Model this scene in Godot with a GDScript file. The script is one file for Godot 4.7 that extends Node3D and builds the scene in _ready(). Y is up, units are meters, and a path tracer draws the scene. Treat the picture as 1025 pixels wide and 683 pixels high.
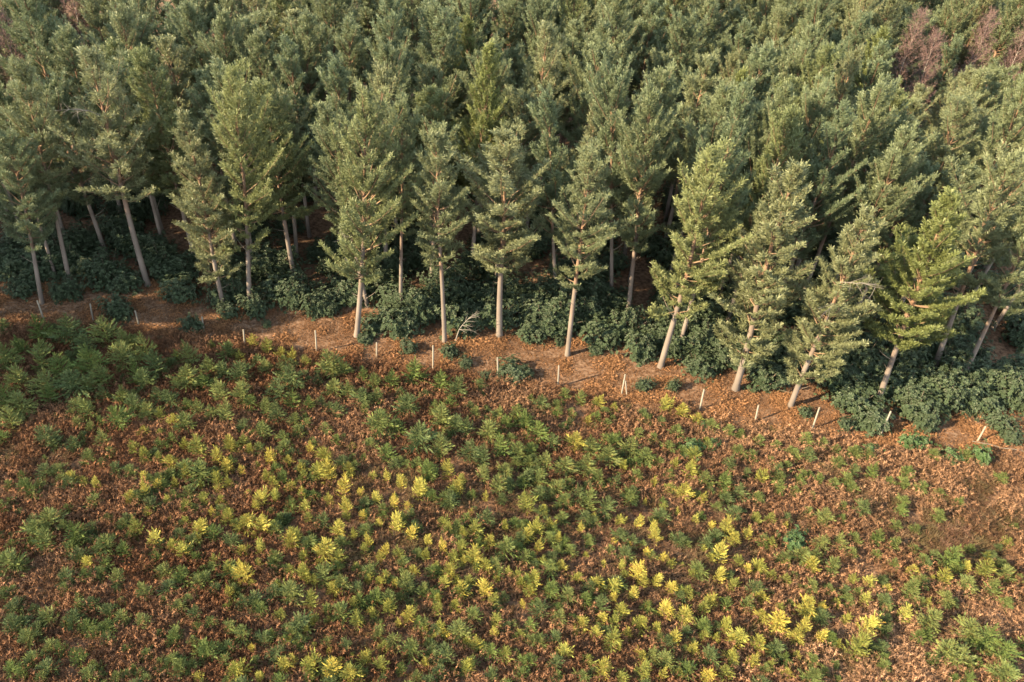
extends Node3D
# Aerial view over a young plantation in dead bracken, a fence line with an earth track,
# and the edge of a pine forest with rhododendron beneath it.

const F := 797.0
const CX := 512.5
const CY := 341.5
const CAM_H := 38.0
const DEPRESSION := 39.7
const ROLL := 4.6
const SUN_ELEVATION := 29.0
const SUN_TURN := 27.0          # light travels to the right and this far away from the viewer

var eye := Vector3(0, CAM_H, 0)
var look: Basis
var look_inv: Basis
var relief := FastNoiseLite.new()
var patchy := FastNoiseLite.new()
var rng := RandomNumberGenerator.new()
var names := {}
var M := {}
var tufts: Array = []
var sprays: Array = []
var sun_dir: Vector3

# ---------------------------------------------------------------- helpers
func numbered(called: String) -> String:
	var n: int = names.get(called, 0)
	names[called] = n + 1
	return called if n == 0 else "%s_%03d" % [called, n]

func tag(o: Node, label: String, category := "", group := "", kind := ""):
	o.set_meta("label", label)
	if category: o.set_meta("category", category)
	if group: o.set_meta("group", group)
	if kind: o.set_meta("kind", kind)

func height(x: float, z: float) -> float:
	return relief.get_noise_2d(x, z) * 0.45

func ray(u: float, v: float) -> Vector3:
	return (look * Vector3((u - CX) / F, -(v - CY) / F, -1.0)).normalized()

func ground_at(u: float, v: float, up := 0.0) -> Vector3:
	var d := ray(u, v)
	var y := 0.0
	var p := Vector3.ZERO
	for k in 4:
		p = eye + d * ((y + up - eye.y) / d.y)
		y = height(p.x, p.z)
	p.y = y
	return p

func pixel_of(p: Vector3) -> Vector2:
	var c := look_inv * (p - eye)
	if c.z > -0.5: return Vector2(-9999, -9999)
	return Vector2(CX + F * c.x / -c.z, CY - F * c.y / -c.z)

func metres_per_pixel(p: Vector3) -> float:
	return -(look_inv * (p - eye)).z / F

func curve(pts: Array, x: float) -> float:
	if x <= pts[0][0]: return pts[0][1]
	for k in range(1, pts.size()):
		if x <= pts[k][0]:
			return lerpf(pts[k - 1][1], pts[k][1], (x - pts[k - 1][0]) / float(pts[k][0] - pts[k - 1][0]))
	return pts[-1][1]

func mat(albedo: Color, rough := 0.85, vertex := false, backlight := 0.0, specular := 0.3) -> StandardMaterial3D:
	var m := StandardMaterial3D.new()
	m.albedo_color = albedo.linear_to_srgb()
	m.roughness = rough
	m.metallic_specular = specular
	m.vertex_color_use_as_albedo = vertex
	m.cull_mode = BaseMaterial3D.CULL_DISABLED
	if backlight > 0.0:
		m.backlight_enabled = true
		m.backlight = Color(backlight, backlight, backlight)
	return m

func soup(verts: PackedVector3Array, cols: PackedColorArray, m: Material) -> ArrayMesh:
	var am := ArrayMesh.new()
	add_soup(am, verts, cols, m)
	return am

func add_soup(am: ArrayMesh, verts: PackedVector3Array, cols: PackedColorArray, m: Material):
	var a := []
	a.resize(Mesh.ARRAY_MAX)
	var normals := PackedVector3Array()
	normals.resize(verts.size())
	for k in range(0, verts.size(), 3):
		var n := (verts[k + 2] - verts[k]).cross(verts[k + 1] - verts[k]).normalized()
		normals[k] = n; normals[k + 1] = n; normals[k + 2] = n
	a[Mesh.ARRAY_VERTEX] = verts
	a[Mesh.ARRAY_NORMAL] = normals
	if cols.size(): a[Mesh.ARRAY_COLOR] = cols
	am.add_surface_from_arrays(Mesh.PRIMITIVE_TRIANGLES, a)
	am.surface_set_material(am.get_surface_count() - 1, m)

func child(parent: Node, called: String, mesh: Mesh) -> MeshInstance3D:
	var o := MeshInstance3D.new()
	o.name = called
	o.mesh = mesh
	parent.add_child(o, true)
	return o

# a tube along points with a radius each, as a smooth indexed surface
func tube(st: SurfaceTool, pts: PackedVector3Array, radii: PackedFloat32Array, sides: int, cols: Array):
	var rings := []
	for k in pts.size():
		var d: Vector3 = (pts[mini(k + 1, pts.size() - 1)] - pts[maxi(k - 1, 0)]).normalized()
		var a := d.cross(Vector3(0.31, 0.12, 0.94)).normalized()
		var b := d.cross(a)
		var ring := PackedVector3Array()
		for s in sides:
			var t := TAU * s / sides
			ring.append(a * cos(t) + b * sin(t))
		rings.append(ring)
	for k in pts.size() - 1:
		for s in sides:
			var s2 := (s + 1) % sides
			for q in [[k, s], [k + 1, s], [k, s2], [k, s2], [k + 1, s], [k + 1, s2]]:
				st.set_color(cols[q[0] % cols.size()])
				st.set_normal(rings[q[0]][q[1]])
				st.add_vertex(pts[q[0]] + rings[q[0]][q[1]] * radii[q[0]])

func frame_to(d: Vector3, spin: float) -> Basis:
	var y := d.normalized()
	var x := y.cross(Vector3(0.37, 0.21, 0.9)).normalized()
	var z := x.cross(y)
	return Basis(x, y, z) * Basis(Vector3.UP, spin)

# ---------------------------------------------------------------- foliage templates
func make_templates():
	for v in 6:                                  # pine shoots: bottle brushes of needle bundles
		var p := PackedVector3Array()
		for k in 18:
			var a := TAU * k * 0.382 + rng.randf() * 0.5
			var tilt := rng.randf_range(0.3, 1.15)
			var r := Vector3(cos(a), 0, sin(a))
			var root := Vector3.UP * rng.randf_range(0.0, 0.2) + r * 0.01
			var d := (Vector3.UP * cos(tilt) + r * sin(tilt)).normalized()
			var across := d.cross(Vector3(sin(a * 3.0), cos(a * 2.0), 0.4)).normalized() * rng.randf_range(0.014, 0.026)
			var tip := root + d * rng.randf_range(0.16, 0.27)
			if k % 2: p.append_array([root, tip - across, tip + across])
			else: p.append_array([root - across, tip, root + across])
		tufts.append(p)
	for v in 5:                                  # short needled twig of a young spruce, one unit long, along +Y
		var p := PackedVector3Array()
		for k in 18:
			var s := 0.08 + 0.88 * k / 17.0
			var side := 1.0 if k % 2 else -1.0
			var root := Vector3.UP * s
			var d := Vector3(side * rng.randf_range(0.5, 0.95), rng.randf_range(0.45, 0.8), rng.randf_range(-0.45, 0.45)).normalized()
			var across := d.cross(Vector3(0.2, rng.randf_range(-1, 1), 1)).normalized() * 0.036
			p.append_array([root - across, root + d * rng.randf_range(0.12, 0.22) * (1.15 - s * 0.5), root + across])
		p.append_array([Vector3(-0.05, 0.7, 0), Vector3(0, 1.15, 0), Vector3(0.05, 0.7, 0.02)])
		p.append_array([Vector3(0, 0.0, -0.035), Vector3(0, 1.0, 0), Vector3(0, 0.0, 0.035)])
		sprays.append(p)

func put(verts: PackedVector3Array, cols: PackedColorArray, tpl: PackedVector3Array, x: Transform3D, c: Color):
	var n := verts.size()
	verts.append_array(x * tpl)
	var block := PackedColorArray()
	block.resize(tpl.size())
	block.fill(c)
	cols.append_array(block)

# ---------------------------------------------------------------- pines
# crown_from: share of the height at which the crown begins; reach: widest branch; tone: hue of the needles
func make_pine(seed_: int, crown_from: float, reach: float, fill: float, tone: Color, bark: Color) -> Dictionary:
	var r := RandomNumberGenerator.new()
	r.seed = seed_
	var lobes := FastNoiseLite.new()
	lobes.seed = seed_
	lobes.frequency = 0.22
	var H := 16.0
	var pts := PackedVector3Array()
	var radii := PackedFloat32Array()
	var cols := []
	var sway := Vector2(r.randf_range(-0.35, 0.35), r.randf_range(-0.35, 0.35))
	var phase := r.randf() * TAU
	for k in 21:
		var t := k / 20.0
		pts.append(Vector3(sway.x * sin(t * 4.0 + phase) * t - 0.0, t * H * 0.985 - 0.25 * (1.0 - t), sway.y * sin(t * 3.2 + phase * 1.7) * t))
		radii.append(0.178 * pow(1.0 - t, 0.72) + 0.012 + (0.06 if k == 0 else 0.0))
		var orange := clampf((t - 0.3) * 3.0 + lobes.get_noise_2d(t * 30.0, 7.0) * 0.9, 0.0, 1.0)   # flaky orange bark of the upper stem
		cols.append(bark.lerp(Color(0.52, 0.33, 0.23), orange) * r.randf_range(0.8, 1.15))
	var st := SurfaceTool.new()
	st.begin(Mesh.PRIMITIVE_TRIANGLES)
	tube(st, pts, radii, 9, cols)
	st.set_material(M.bark)
	var trunk := st.commit()
	var limbs := SurfaceTool.new()
	limbs.begin(Mesh.PRIMITIVE_TRIANGLES)
	var verts := PackedVector3Array()
	var fc := PackedColorArray()
	var y := H * crown_from * 0.72
	while y < H * 0.985:
		var t := (y - crown_from * H) / (H - crown_from * H)
		var bare := t < 0.0
		var count := 2 if bare else r.randi_range(4, 6)
		var turn := r.randf() * TAU
		for b in count:
			var ti := clampf((y + r.randf_range(-0.35, 0.35)) / (H * 0.985) * 20.0, 0.0, 19.9)
			var origin := pts[int(ti)].lerp(pts[int(ti) + 1], ti - int(ti))
			var az := turn + TAU * b / count + r.randf_range(-0.4, 0.4)
			var outward := Vector3(cos(az), 0, sin(az))
			var tt := maxf(t, 0.0)
			var L := reach * (minf(1.0, 0.42 + tt * 1.9) * pow(1.0 - tt, 0.92) * 1.14 + 0.05)
			L *= r.randf_range(0.45, 1.2) * (1.0 + 1.2 * lobes.get_noise_3d(outward.x * 3.0, y, outward.z * 3.0))
			L = minf(L, reach * 1.22)
			if bare: L *= r.randf_range(0.25, 0.6)
			var climb := lerpf(0.25, 1.8, tt) + r.randf_range(-0.5, 0.4)
			var bp := PackedVector3Array()
			var br := PackedFloat32Array()
			var side := outward.cross(Vector3.UP)
			var crook := r.randf_range(-0.25, 0.25)
			for k in 6:
				var s := k / 5.0
				bp.append(origin + outward * L * s + Vector3.UP * L * (climb * s + 0.4 * s * s - 0.12 * s) + side * crook * L * s * s)
				br.append((0.018 + 0.014 * L) * (1.0 - s * 0.8))
			tube(limbs, bp, br, 4, [Color(0.52, 0.36, 0.25) if not bare else Color(0.55, 0.47, 0.40)])
			if bare: continue
			var n := int(L * 9.5 * fill) + 2
			for k in n:
				var s := lerpf(0.36, 1.0, (k + r.randf()) / n)
				var bi := clampf(s * 5.0, 0.0, 4.99)
				var at := bp[int(bi)].lerp(bp[int(bi) + 1], bi - int(bi))
				var ahead := (bp[mini(int(bi) + 1, 5)] - bp[int(bi)]).normalized()
				for sd in [-1.0, 1.0]:
					var reach_t := r.randf_range(0.1, 0.75) * (1.25 - 0.85 * s) * minf(1.0, L * 0.55)
					var d: Vector3 = (side * sd + ahead * r.randf_range(0.2, 0.9) + Vector3.UP * r.randf_range(-0.15, 0.5)).normalized()
					var hue := tone * r.randf_range(0.78, 1.18)
					hue = hue.lerp(Color(0.66, 0.62, 0.34), maxf(0.0, r.randf() - 0.72))
					put(verts, fc, tufts[r.randi() % 6], Transform3D(frame_to(d + Vector3.UP * 0.7, r.randf() * TAU).scaled(Vector3.ONE * r.randf_range(0.7, 1.1)), at + d * reach_t), hue)
					if reach_t > 0.34:
						put(verts, fc, tufts[r.randi() % 6], Transform3D(frame_to(d + Vector3.UP * 0.5, r.randf() * TAU).scaled(Vector3.ONE * r.randf_range(0.65, 1.0)), at + d * reach_t * 0.5), hue * 0.97)
			var end := (bp[5] - bp[4]).normalized()
			put(verts, fc, tufts[r.randi() % 6], Transform3D(frame_to(end + Vector3.UP * 0.5, 0.0).scaled(Vector3.ONE * 1.3), bp[5]), tone)
		y += r.randf_range(0.36, 0.72) if not bare else r.randf_range(0.5, 1.1)
	for k in 5:
		put(verts, fc, tufts[k], Transform3D(frame_to(Vector3(r.randf_range(-0.3, 0.3), 1, r.randf_range(-0.3, 0.3)), k).scaled(Vector3.ONE * 1.2), pts[20] - Vector3.UP * 0.12 * k), tone)
	limbs.set_material(M.bark)
	return {"trunk": trunk, "branches": limbs.commit(), "crown": soup(verts, fc, M.needles)}

func plant_pine(kind: Dictionary, at: Vector3, tall: float, wide: float, turn: float, lean: Vector3, called := "pine_tree") -> Node3D:
	var o := Node3D.new()
	o.name = numbered(called)
	add_child(o)
	var up := (Vector3.UP + lean).normalized()
	var x := up.cross(Vector3(sin(turn), 0, cos(turn))).normalized()
	var b := Basis(x, up, x.cross(up))
	o.transform = Transform3D(b.scaled_local(Vector3(wide, tall / 16.0, wide)), at)
	child(o, "trunk", kind.trunk)
	child(o, "branches", kind.branches)
	child(o, "crown", kind.crown)
	return o

# ---------------------------------------------------------------- bare birch
func make_birch(seed_: int) -> Dictionary:
	var r := RandomNumberGenerator.new()
	r.seed = seed_
	var st := SurfaceTool.new()
	st.begin(Mesh.PRIMITIVE_TRIANGLES)
	var pts := PackedVector3Array()
	var rad := PackedFloat32Array()
	for k in 12:
		var t := k / 11.0
		pts.append(Vector3(0.5 * sin(t * 2.5 + seed_) * t, t * 14.0 - 0.2 * (1.0 - t), 0.5 * cos(t * 2.0 + seed_) * t))
		rad.append(0.13 * (1.0 - t) + 0.012)
	tube(st, pts, rad, 7, [Color(0.72, 0.66, 0.60), Color(0.62, 0.55, 0.5), Color(0.75, 0.7, 0.64)])
	st.set_material(M.bark)
	var trunk := st.commit()
	var limbs := SurfaceTool.new()
	limbs.begin(Mesh.PRIMITIVE_TRIANGLES)
	var v := PackedVector3Array()
	var c := PackedColorArray()
	for b in 46:
		var t := lerpf(0.3, 0.97, b / 45.0)
		var ti := t * 11.0 - 0.001
		var o := pts[int(ti)].lerp(pts[int(ti) + 1], ti - int(ti))
		var az := b * 2.4 + r.randf()
		var out := Vector3(cos(az), 0, sin(az))
		var L := 2.6 * pow(1.0 - t, 0.6) + 0.5
		var bp := PackedVector3Array()
		for k in 6:
			var s := k / 5.0
			bp.append(o + out * L * 0.75 * s + Vector3.UP * L * (0.9 * s - 0.15 * s * s))
		tube(limbs, bp, PackedFloat32Array([0.035, 0.03, 0.024, 0.018, 0.012, 0.006]), 4, [Color(0.5, 0.36, 0.36)])
		for k in 44:                             # fine purple twigs
			var s := r.randf_range(0.2, 1.0)
			var bi := s * 5.0 - 0.001
			var at := bp[int(bi)].lerp(bp[int(bi) + 1], bi - int(bi))
			var d := (out * r.randf_range(-0.2, 1.0) + Vector3(r.randf_range(-1, 1), r.randf_range(-0.1, 1.1), r.randf_range(-1, 1))).normalized()
			var e := at + d * r.randf_range(0.4, 1.0)
			var w := d.cross(Vector3(r.randf_range(-1, 1), r.randf_range(-1, 1), 0.3)).normalized() * 0.013
			var m := at.lerp(e, 0.55) + Vector3(r.randf_range(-0.1, 0.1), 0.06, r.randf_range(-0.1, 0.1))
			v.append_array([at - w, m, at + w, m - w, e, m + w, m - w, m + d.rotated(Vector3.UP, 0.8) * 0.4, m + w, m - w, m + d.rotated(Vector3.RIGHT, 0.7) * 0.35, m + w])
			var col := Color(0.40, 0.27, 0.265) * r.randf_range(0.8, 1.15)
			for q in 12: c.append(col)
	limbs.set_material(M.bark)
	return {"trunk": trunk, "branches": limbs.commit(), "twigs": soup(v, c, M.bark)}

# ---------------------------------------------------------------- rhododendron
func make_rhododendron(seed_: int, wide: float, tall: float, n: int, tone: Color) -> Dictionary:
	var r := RandomNumberGenerator.new()
	r.seed = seed_
	var shape_noise := FastNoiseLite.new()
	shape_noise.seed = seed_
	shape_noise.frequency = 0.9
	var v := PackedVector3Array()
	var c := PackedColorArray()
	var st := SurfaceTool.new()
	st.begin(Mesh.PRIMITIVE_TRIANGLES)
	for k in n:
		var z := pow(r.randf(), 0.8) * 1.12 - 0.12
		var az := r.randf() * TAU
		var rr := sqrt(maxf(0.0, 1.0 - z * z))
		var d := Vector3(cos(az) * rr, z, sin(az) * rr)
		var bulge := 0.95 + 1.1 * shape_noise.get_noise_3d(d.x * 1.6, d.y * 1.6, d.z * 1.6)
		var p := Vector3(d.x * wide * 0.5, maxf(d.y, 0.0) * tall * 0.9, d.z * wide * 0.5) * bulge * pow(r.randf_range(0.25, 1.0), 0.4)
		p.y += 0.12 * tall * (1.0 if z > 0 else 0.4)
		var face := (d + Vector3.UP * 0.55 + Vector3(r.randf_range(-0.4, 0.4), 0, r.randf_range(-0.4, 0.4))).normalized()
		var b := frame_to(face, r.randf() * TAU)
		var col := tone * r.randf_range(0.75, 1.25)
		for q in 7:                              # a whorl of long leaves round each shoot tip
			var a := TAU * q / 7.0 + r.randf_range(-0.25, 0.25)
			var out := b * Vector3(cos(a), r.randf_range(0.1, 0.7), sin(a)).normalized()
			var wv := out.cross(face).normalized() * r.randf_range(0.03, 0.044)
			var L := r.randf_range(0.13, 0.2)
			var mid := p + out * L * 0.55
			var tip := p + out * L - face * 0.035
			v.append_array([p, mid - wv + face * 0.012, tip, p, tip, mid + wv + face * 0.012])
			var leaf := col * r.randf_range(0.88, 1.12)
			for w in 6: c.append(leaf)
		if k % 14 == 0:
			var root := Vector3(p.x * 0.15, -0.15, p.z * 0.15)
			tube(st, PackedVector3Array([root, p * Vector3(0.5, 0.45, 0.5), p]), PackedFloat32Array([0.035, 0.025, 0.01]), 4, [Color(0.36, 0.3, 0.24)])
	st.set_material(M.bark)
	return {"foliage": soup(v, c, M.glossy_leaf), "stems": st.commit()}

func plant_bush(kind: Dictionary, at: Vector3, size: float, turn: float, called := "rhododendron_bush") -> Node3D:
	var o := Node3D.new()
	o.name = numbered(called)
	add_child(o)
	o.position = at
	o.rotation.y = turn
	o.scale = Vector3(size * rng.randf_range(0.85, 1.15), size * rng.randf_range(0.7, 1.2), size * rng.randf_range(0.85, 1.15))
	child(o, "foliage", kind.foliage)
	child(o, "stems", kind.stems)
	return o

# ---------------------------------------------------------------- young trees
# one metre tall, half width `wide`
func make_sapling(seed_: int, wide: float, whorls: int, arms: int, droop: float, spray: float) -> PackedVector3Array:
	var r := RandomNumberGenerator.new()
	r.seed = seed_
	var v := PackedVector3Array()
	for k in 3:
		var a := TAU * k / 3.0
		var a2 := TAU * (k + 1) / 3.0
		v.append_array([Vector3(cos(a) * 0.02, -0.08, sin(a) * 0.02), Vector3(0, 0.95, 0), Vector3(cos(a2) * 0.02, -0.08, sin(a2) * 0.02)])
	var lop := r.randf() * TAU
	for w in whorls:
		var t := w / float(whorls - 1)
		var y := lerpf(0.06, 0.88, pow(t, 0.85))
		var L0 := wide * (1.05 - 0.92 * t) * minf(1.0, 0.7 + t * 1.2)
		for b in arms:
			var az := TAU * b / arms + w * 1.1 + r.randf_range(-0.35, 0.35)
			var out := Vector3(cos(az), 0, sin(az))
			var L := L0 * r.randf_range(0.6, 1.2) * (1.0 + 0.18 * cos(az - lop))
			var d := (out + Vector3.UP * (lerpf(0.15, 1.3, t) - droop + r.randf_range(-0.15, 0.15))).normalized()
			var base := Vector3(0, y + r.randf_range(-0.03, 0.03), 0)
			v.append_array(Transform3D(frame_to(d, r.randf() * TAU).scaled(Vector3.ONE * L), base) * sprays[r.randi() % 5])
			if L > wide * 0.35:
				for sd in [-1.0, 1.0]:
					var d2: Vector3 = (d + out.cross(Vector3.UP) * sd * r.randf_range(0.5, 0.9) + Vector3.UP * 0.15).normalized()
					v.append_array(Transform3D(frame_to(d2, r.randf() * TAU).scaled(Vector3.ONE * L * spray * r.randf_range(0.8, 1.2)), base + d * L * r.randf_range(0.3, 0.6)) * sprays[r.randi() % 5])
	for k in 3:
		v.append_array(Transform3D(frame_to(Vector3(r.randf_range(-0.35, 0.35), 1, r.randf_range(-0.35, 0.35)), k).scaled(Vector3.ONE * 0.22), Vector3(0, 0.76, 0)) * sprays[k])
	return v

func tinted(verts: PackedVector3Array, seed_: int, spread: float, m: Material) -> ArrayMesh:
	var r := RandomNumberGenerator.new()
	r.seed = seed_
	var c := PackedColorArray()
	var col := Color.WHITE
	for k in verts.size():
		if k % 24 == 0:
			var g := 0.8 + r.randf_range(-spread, spread)
			col = Color(g * r.randf_range(0.9, 1.08), g, g * r.randf_range(0.85, 1.15))
			if r.randf() < 0.07: col = Color(0.62, 0.42, 0.36) * r.randf_range(0.7, 1.1)     # a browned spray
		c.append(col)
	return soup(verts, c, m)

# ---------------------------------------------------------------- dead bracken and grass
func make_bracken(seed_: int, fronds: int, tall: float, half: float) -> ArrayMesh:
	var r := RandomNumberGenerator.new()
	r.seed = seed_
	var v := PackedVector3Array()
	var c := PackedColorArray()
	for f in fronds:
		var az := r.randf() * TAU
		var out := Vector3(cos(az), 0, sin(az))
		var side := out.cross(Vector3.UP)
		var at := Vector2.from_angle(r.randf() * TAU) * sqrt(r.randf()) * half
		var start := Vector3(at.x, -0.02, at.y)
		var L := r.randf_range(0.3, 0.8)
		var rise := r.randf_range(0.05, 0.42) * tall
		var swing := r.randf_range(-0.7, 0.7)
		var twist := r.randf_range(-2.2, 2.2)
		var curl := r.randf_range(0.0, 1.5)
		var fat := r.randf_range(0.5, 1.25)
		var col := Color(1, 1, 1) * (r.randf_range(0.2, 0.6) if r.randf() < 0.5 else r.randf_range(0.7, 1.5))
		col = col.lerp(Color(0.9, 0.98, 1.05) * r.randf_range(0.7, 1.25), r.randf() * 0.6)
		var prev := start
		for k in range(1, 9):
			var t := k / 8.0
			var hook := maxf(0.0, t - 0.5) * curl
			var p := start + out * L * (t - hook * 0.75) + Vector3.UP * (rise * sin(minf(t * 1.25, 1.0) * PI * 0.8) + 0.02 - hook * 0.08) + side * (swing * t * t * L + hook * 0.16 * signf(twist))
			var ax := (side * cos(twist * t) + Vector3.UP * sin(twist * t)).normalized()
			var ahead := (p - prev).normalized()
			v.append_array([prev - ax * 0.007, p, prev + ax * 0.007])
			var piece := col * r.randf_range(0.8, 1.15)
			for q in 3: c.append(col)
			if k > 2:                            # a pair of withered side leaves
				for sd in [-1.0, 1.0]:
					var w := 0.17 * (1.12 - t) * fat * r.randf_range(0.6, 1.2) + 0.02
					var tip: Vector3 = p + ax * sd * w + ahead * w * r.randf_range(0.1, 0.7) + Vector3(0, r.randf_range(-0.5, 0.35) * w, 0)
					var m := p.lerp(tip, 0.45) + Vector3.UP * w * r.randf_range(-0.1, 0.22)
					v.append_array([prev.lerp(p, 0.35), m - ahead * 0.012, p, p, m - ahead * 0.012, tip])
					for q in 6: c.append(piece)
			prev = p
	return soup(v, c, M.bracken)

func make_grass(seed_: int, clumps: int, tall: float) -> ArrayMesh:
	var r := RandomNumberGenerator.new()
	r.seed = seed_
	var v := PackedVector3Array()
	var c := PackedColorArray()
	for q in clumps:
		var mid := Vector3(r.randf_range(-0.75, 0.75), 0, r.randf_range(-0.75, 0.75))
		var tint := Color(1, 1, 1) * r.randf_range(0.45, 1.3)
		tint = tint.lerp(Color(1.35, 0.95, 0.95) * r.randf_range(0.6, 1.2), r.randf() * 0.7)
		var grown := tall * r.randf_range(0.5, 1.2)
		for b in 22:
			var az := r.randf() * TAU
			var out := Vector3(cos(az), 0, sin(az))
			var p := mid + out * r.randf_range(0.0, 0.13)
			var h := grown * r.randf_range(0.6, 1.1)
			var w := out.cross(Vector3.UP) * r.randf_range(0.012, 0.024)
			var m := p + Vector3.UP * h * 0.6 + out * h * 0.25
			var e := p + Vector3.UP * h * r.randf_range(0.6, 1.0) + out * h * r.randf_range(0.35, 0.9)
			v.append_array([p - w, m, p + w, m - w, e, m + w])
			var col := tint * r.randf_range(0.8, 1.15)
			for k in 6: c.append(col)
	return soup(v, c, M.bracken)

func make_litter(seed_: int) -> ArrayMesh:
	var r := RandomNumberGenerator.new()
	r.seed = seed_
	var v := PackedVector3Array()
	var c := PackedColorArray()
	for k in 26:
		var p := Vector3(r.randf_range(-0.5, 0.5), r.randf_range(0.012, 0.05), r.randf_range(-0.5, 0.5))
		var a := r.randf() * TAU
		var x := Vector3(cos(a), r.randf_range(-0.3, 0.3), sin(a)) * r.randf_range(0.025, 0.09)
		var z := Vector3(-sin(a), r.randf_range(-0.4, 0.4), cos(a)) * r.randf_range(0.015, 0.045)
		v.append_array([p - x, p + z + Vector3.UP * 0.02, p + x, p - x, p + x, p - z + Vector3.UP * 0.015])
		var col := Color(1, 1, 1) * r.randf_range(0.6, 1.15)
		for q in 6: c.append(col)
	return soup(v, c, M.bracken)

func scatter(called: String, mesh: Mesh, xs: Array, cs: Array, label: String, parent: Node = self) -> MultiMeshInstance3D:
	var mm := MultiMesh.new()
	mm.transform_format = MultiMesh.TRANSFORM_3D
	mm.use_colors = true
	mm.mesh = mesh
	mm.instance_count = xs.size()
	for k in xs.size():
		mm.set_instance_transform(k, xs[k])
		mm.set_instance_color(k, cs[k])
	var o := MultiMeshInstance3D.new()
	o.name = called
	o.multimesh = mm
	parent.add_child(o, true)
	return o

func noise_texture(seed_: int, freq: float, ramp: Array, size := 512) -> ImageTexture:
	var n := FastNoiseLite.new()
	n.seed = seed_
	n.frequency = freq
	n.fractal_octaves = 5
	n.fractal_gain = 0.62
	var g := n.get_seamless_image(size, size)
	var im := Image.create(size, size, true, Image.FORMAT_RGB8)
	for y in size:
		for x in size:
			var t := clampf((g.get_pixel(x, y).r - 0.5) * 1.7 + 0.5, 0.0, 0.999) * (ramp.size() - 1)
			var c: Color = ramp[int(t)].lerp(ramp[int(t) + 1], t - int(t))
			im.set_pixel(x, y, c.linear_to_srgb())
	im.generate_mipmaps()
	return ImageTexture.create_from_image(im)

func earth(seed_: int, freq: float, ramp: Array, metres: float) -> StandardMaterial3D:
	var m := StandardMaterial3D.new()
	m.albedo_texture = noise_texture(seed_, freq, ramp)
	m.uv1_triplanar = true
	m.uv1_world_triplanar = true
	m.uv1_scale = Vector3.ONE / metres
	m.roughness = 0.95
	m.metallic_specular = 0.2
	return m

# ---------------------------------------------------------------- lists read off the photograph
# lower and upper edge of the bare earth track, as pixels
const TRACK_LOW := [[-120, 300], [0, 318], [60, 325], [100, 328], [150, 331], [200, 336], [250, 347], [300, 354], [350, 360], [400, 367], [450, 374], [500, 383], [560, 393], [620, 401], [680, 412], [740, 424], [800, 434], [860, 440], [900, 443], [950, 449], [1025, 460], [1140, 474]]
const TRACK_HIGH := [[-120, 268], [0, 282], [60, 287], [100, 280], [150, 280], [200, 296], [250, 300], [300, 306], [350, 325], [400, 330], [450, 334], [500, 330], [560, 340], [620, 350], [680, 360], [740, 378], [800, 390], [860, 412], [900, 412], [950, 410], [1025, 420], [1140, 436]]

# base pixel, top pixel, pine kind, width, label
const FRONT := [
	[[42, 304], [8, 128], 9, 0.95, "slim pine with bare grey stem rising straight behind a leaning fence post"],
	[[56, 278], [-2, 90], 10, 0.8, "thin stemmed pine between two thicker grey trunks at the shaded track end"],
	[[71, 289], [22, 62], 5, 1.05, "pine with tall narrow crown above a low rhododendron and fallen stick"],
	[[148, 286], [84, 56], 7, 1.2, "loose open pine with pale exposed limbs beside the round dark rhododendron"],
	[[224, 308], [182, 118], 3, 1.1, "pale grey-green pine with foliage hanging low along its thin leaning stem"],
	[[250, 306], [236, 66], 4, 1.0, "full green pine with orange stem rooted in a rhododendron clump"],
	[[357, 337], [372, 90], 11, 1.2, "broad pine with low sweeping boughs and small rhododendron at its foot"],
	[[368, 307], [322, 108], 1, 0.85, "pine standing close behind the broad low-boughed pine"],
	[[401, 315], [402, 105], 10, 0.85, "slender pine with reddish stem growing out of rhododendrons"],
	[[445, 343], [437, 137], 5, 1.05, "pine with narrow pointed crown and straight bare pinkish trunk"],
	[[500, 337], [502, 136], 2, 1.25, "silvery green pine with thick trunk base on open brown litter"],
	[[558, 306], [538, 98], 8, 0.9, "pine with thin trunk half hidden behind the silvery green pine"],
	[[568, 356], [590, 156], 6, 1.05, "pine with long bare leaning trunk and tiered open boughs"],
	[[612, 302], [600, 72], 9, 0.9, "pine deep in rhododendrons behind the tiered open pine"],
	[[627, 326], [652, 98], 1, 1.0, "flat-topped pine with orange upper stem rising from tall rhododendrons"],
	[[661, 368], [718, 150], 4, 1.2, "bright yellow-green pine whose foliage is the palest along the track"],
	[[679, 350], [748, 92], 8, 1.0, "darker pine right behind the bright yellow-green pine"],
	[[736, 390], [800, 170], 3, 1.3, "dense grey-green pine with foliage reaching nearly to its foot"],
	[[791, 408], [866, 215], 3, 1.15, "leaning pine with pale trunk and dead grey snags in its crown"],
	[[822, 338], [905, 132], 1, 1.0, "pine behind the snag pine with thick slanting orange stem"],
	[[877, 408], [952, 190], 12, 1.18, "olive green bushy pine with a smooth slanting trunk above rhododendrons"],
	[[932, 378], [1012, 158], 6, 1.15, "spreading pine with slanting trunk behind the olive green pine"],
	[[959, 388], [1055, 190], 10, 1.0, "thin slanting pine at the far end of the rhododendron bank"],
]

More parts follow.
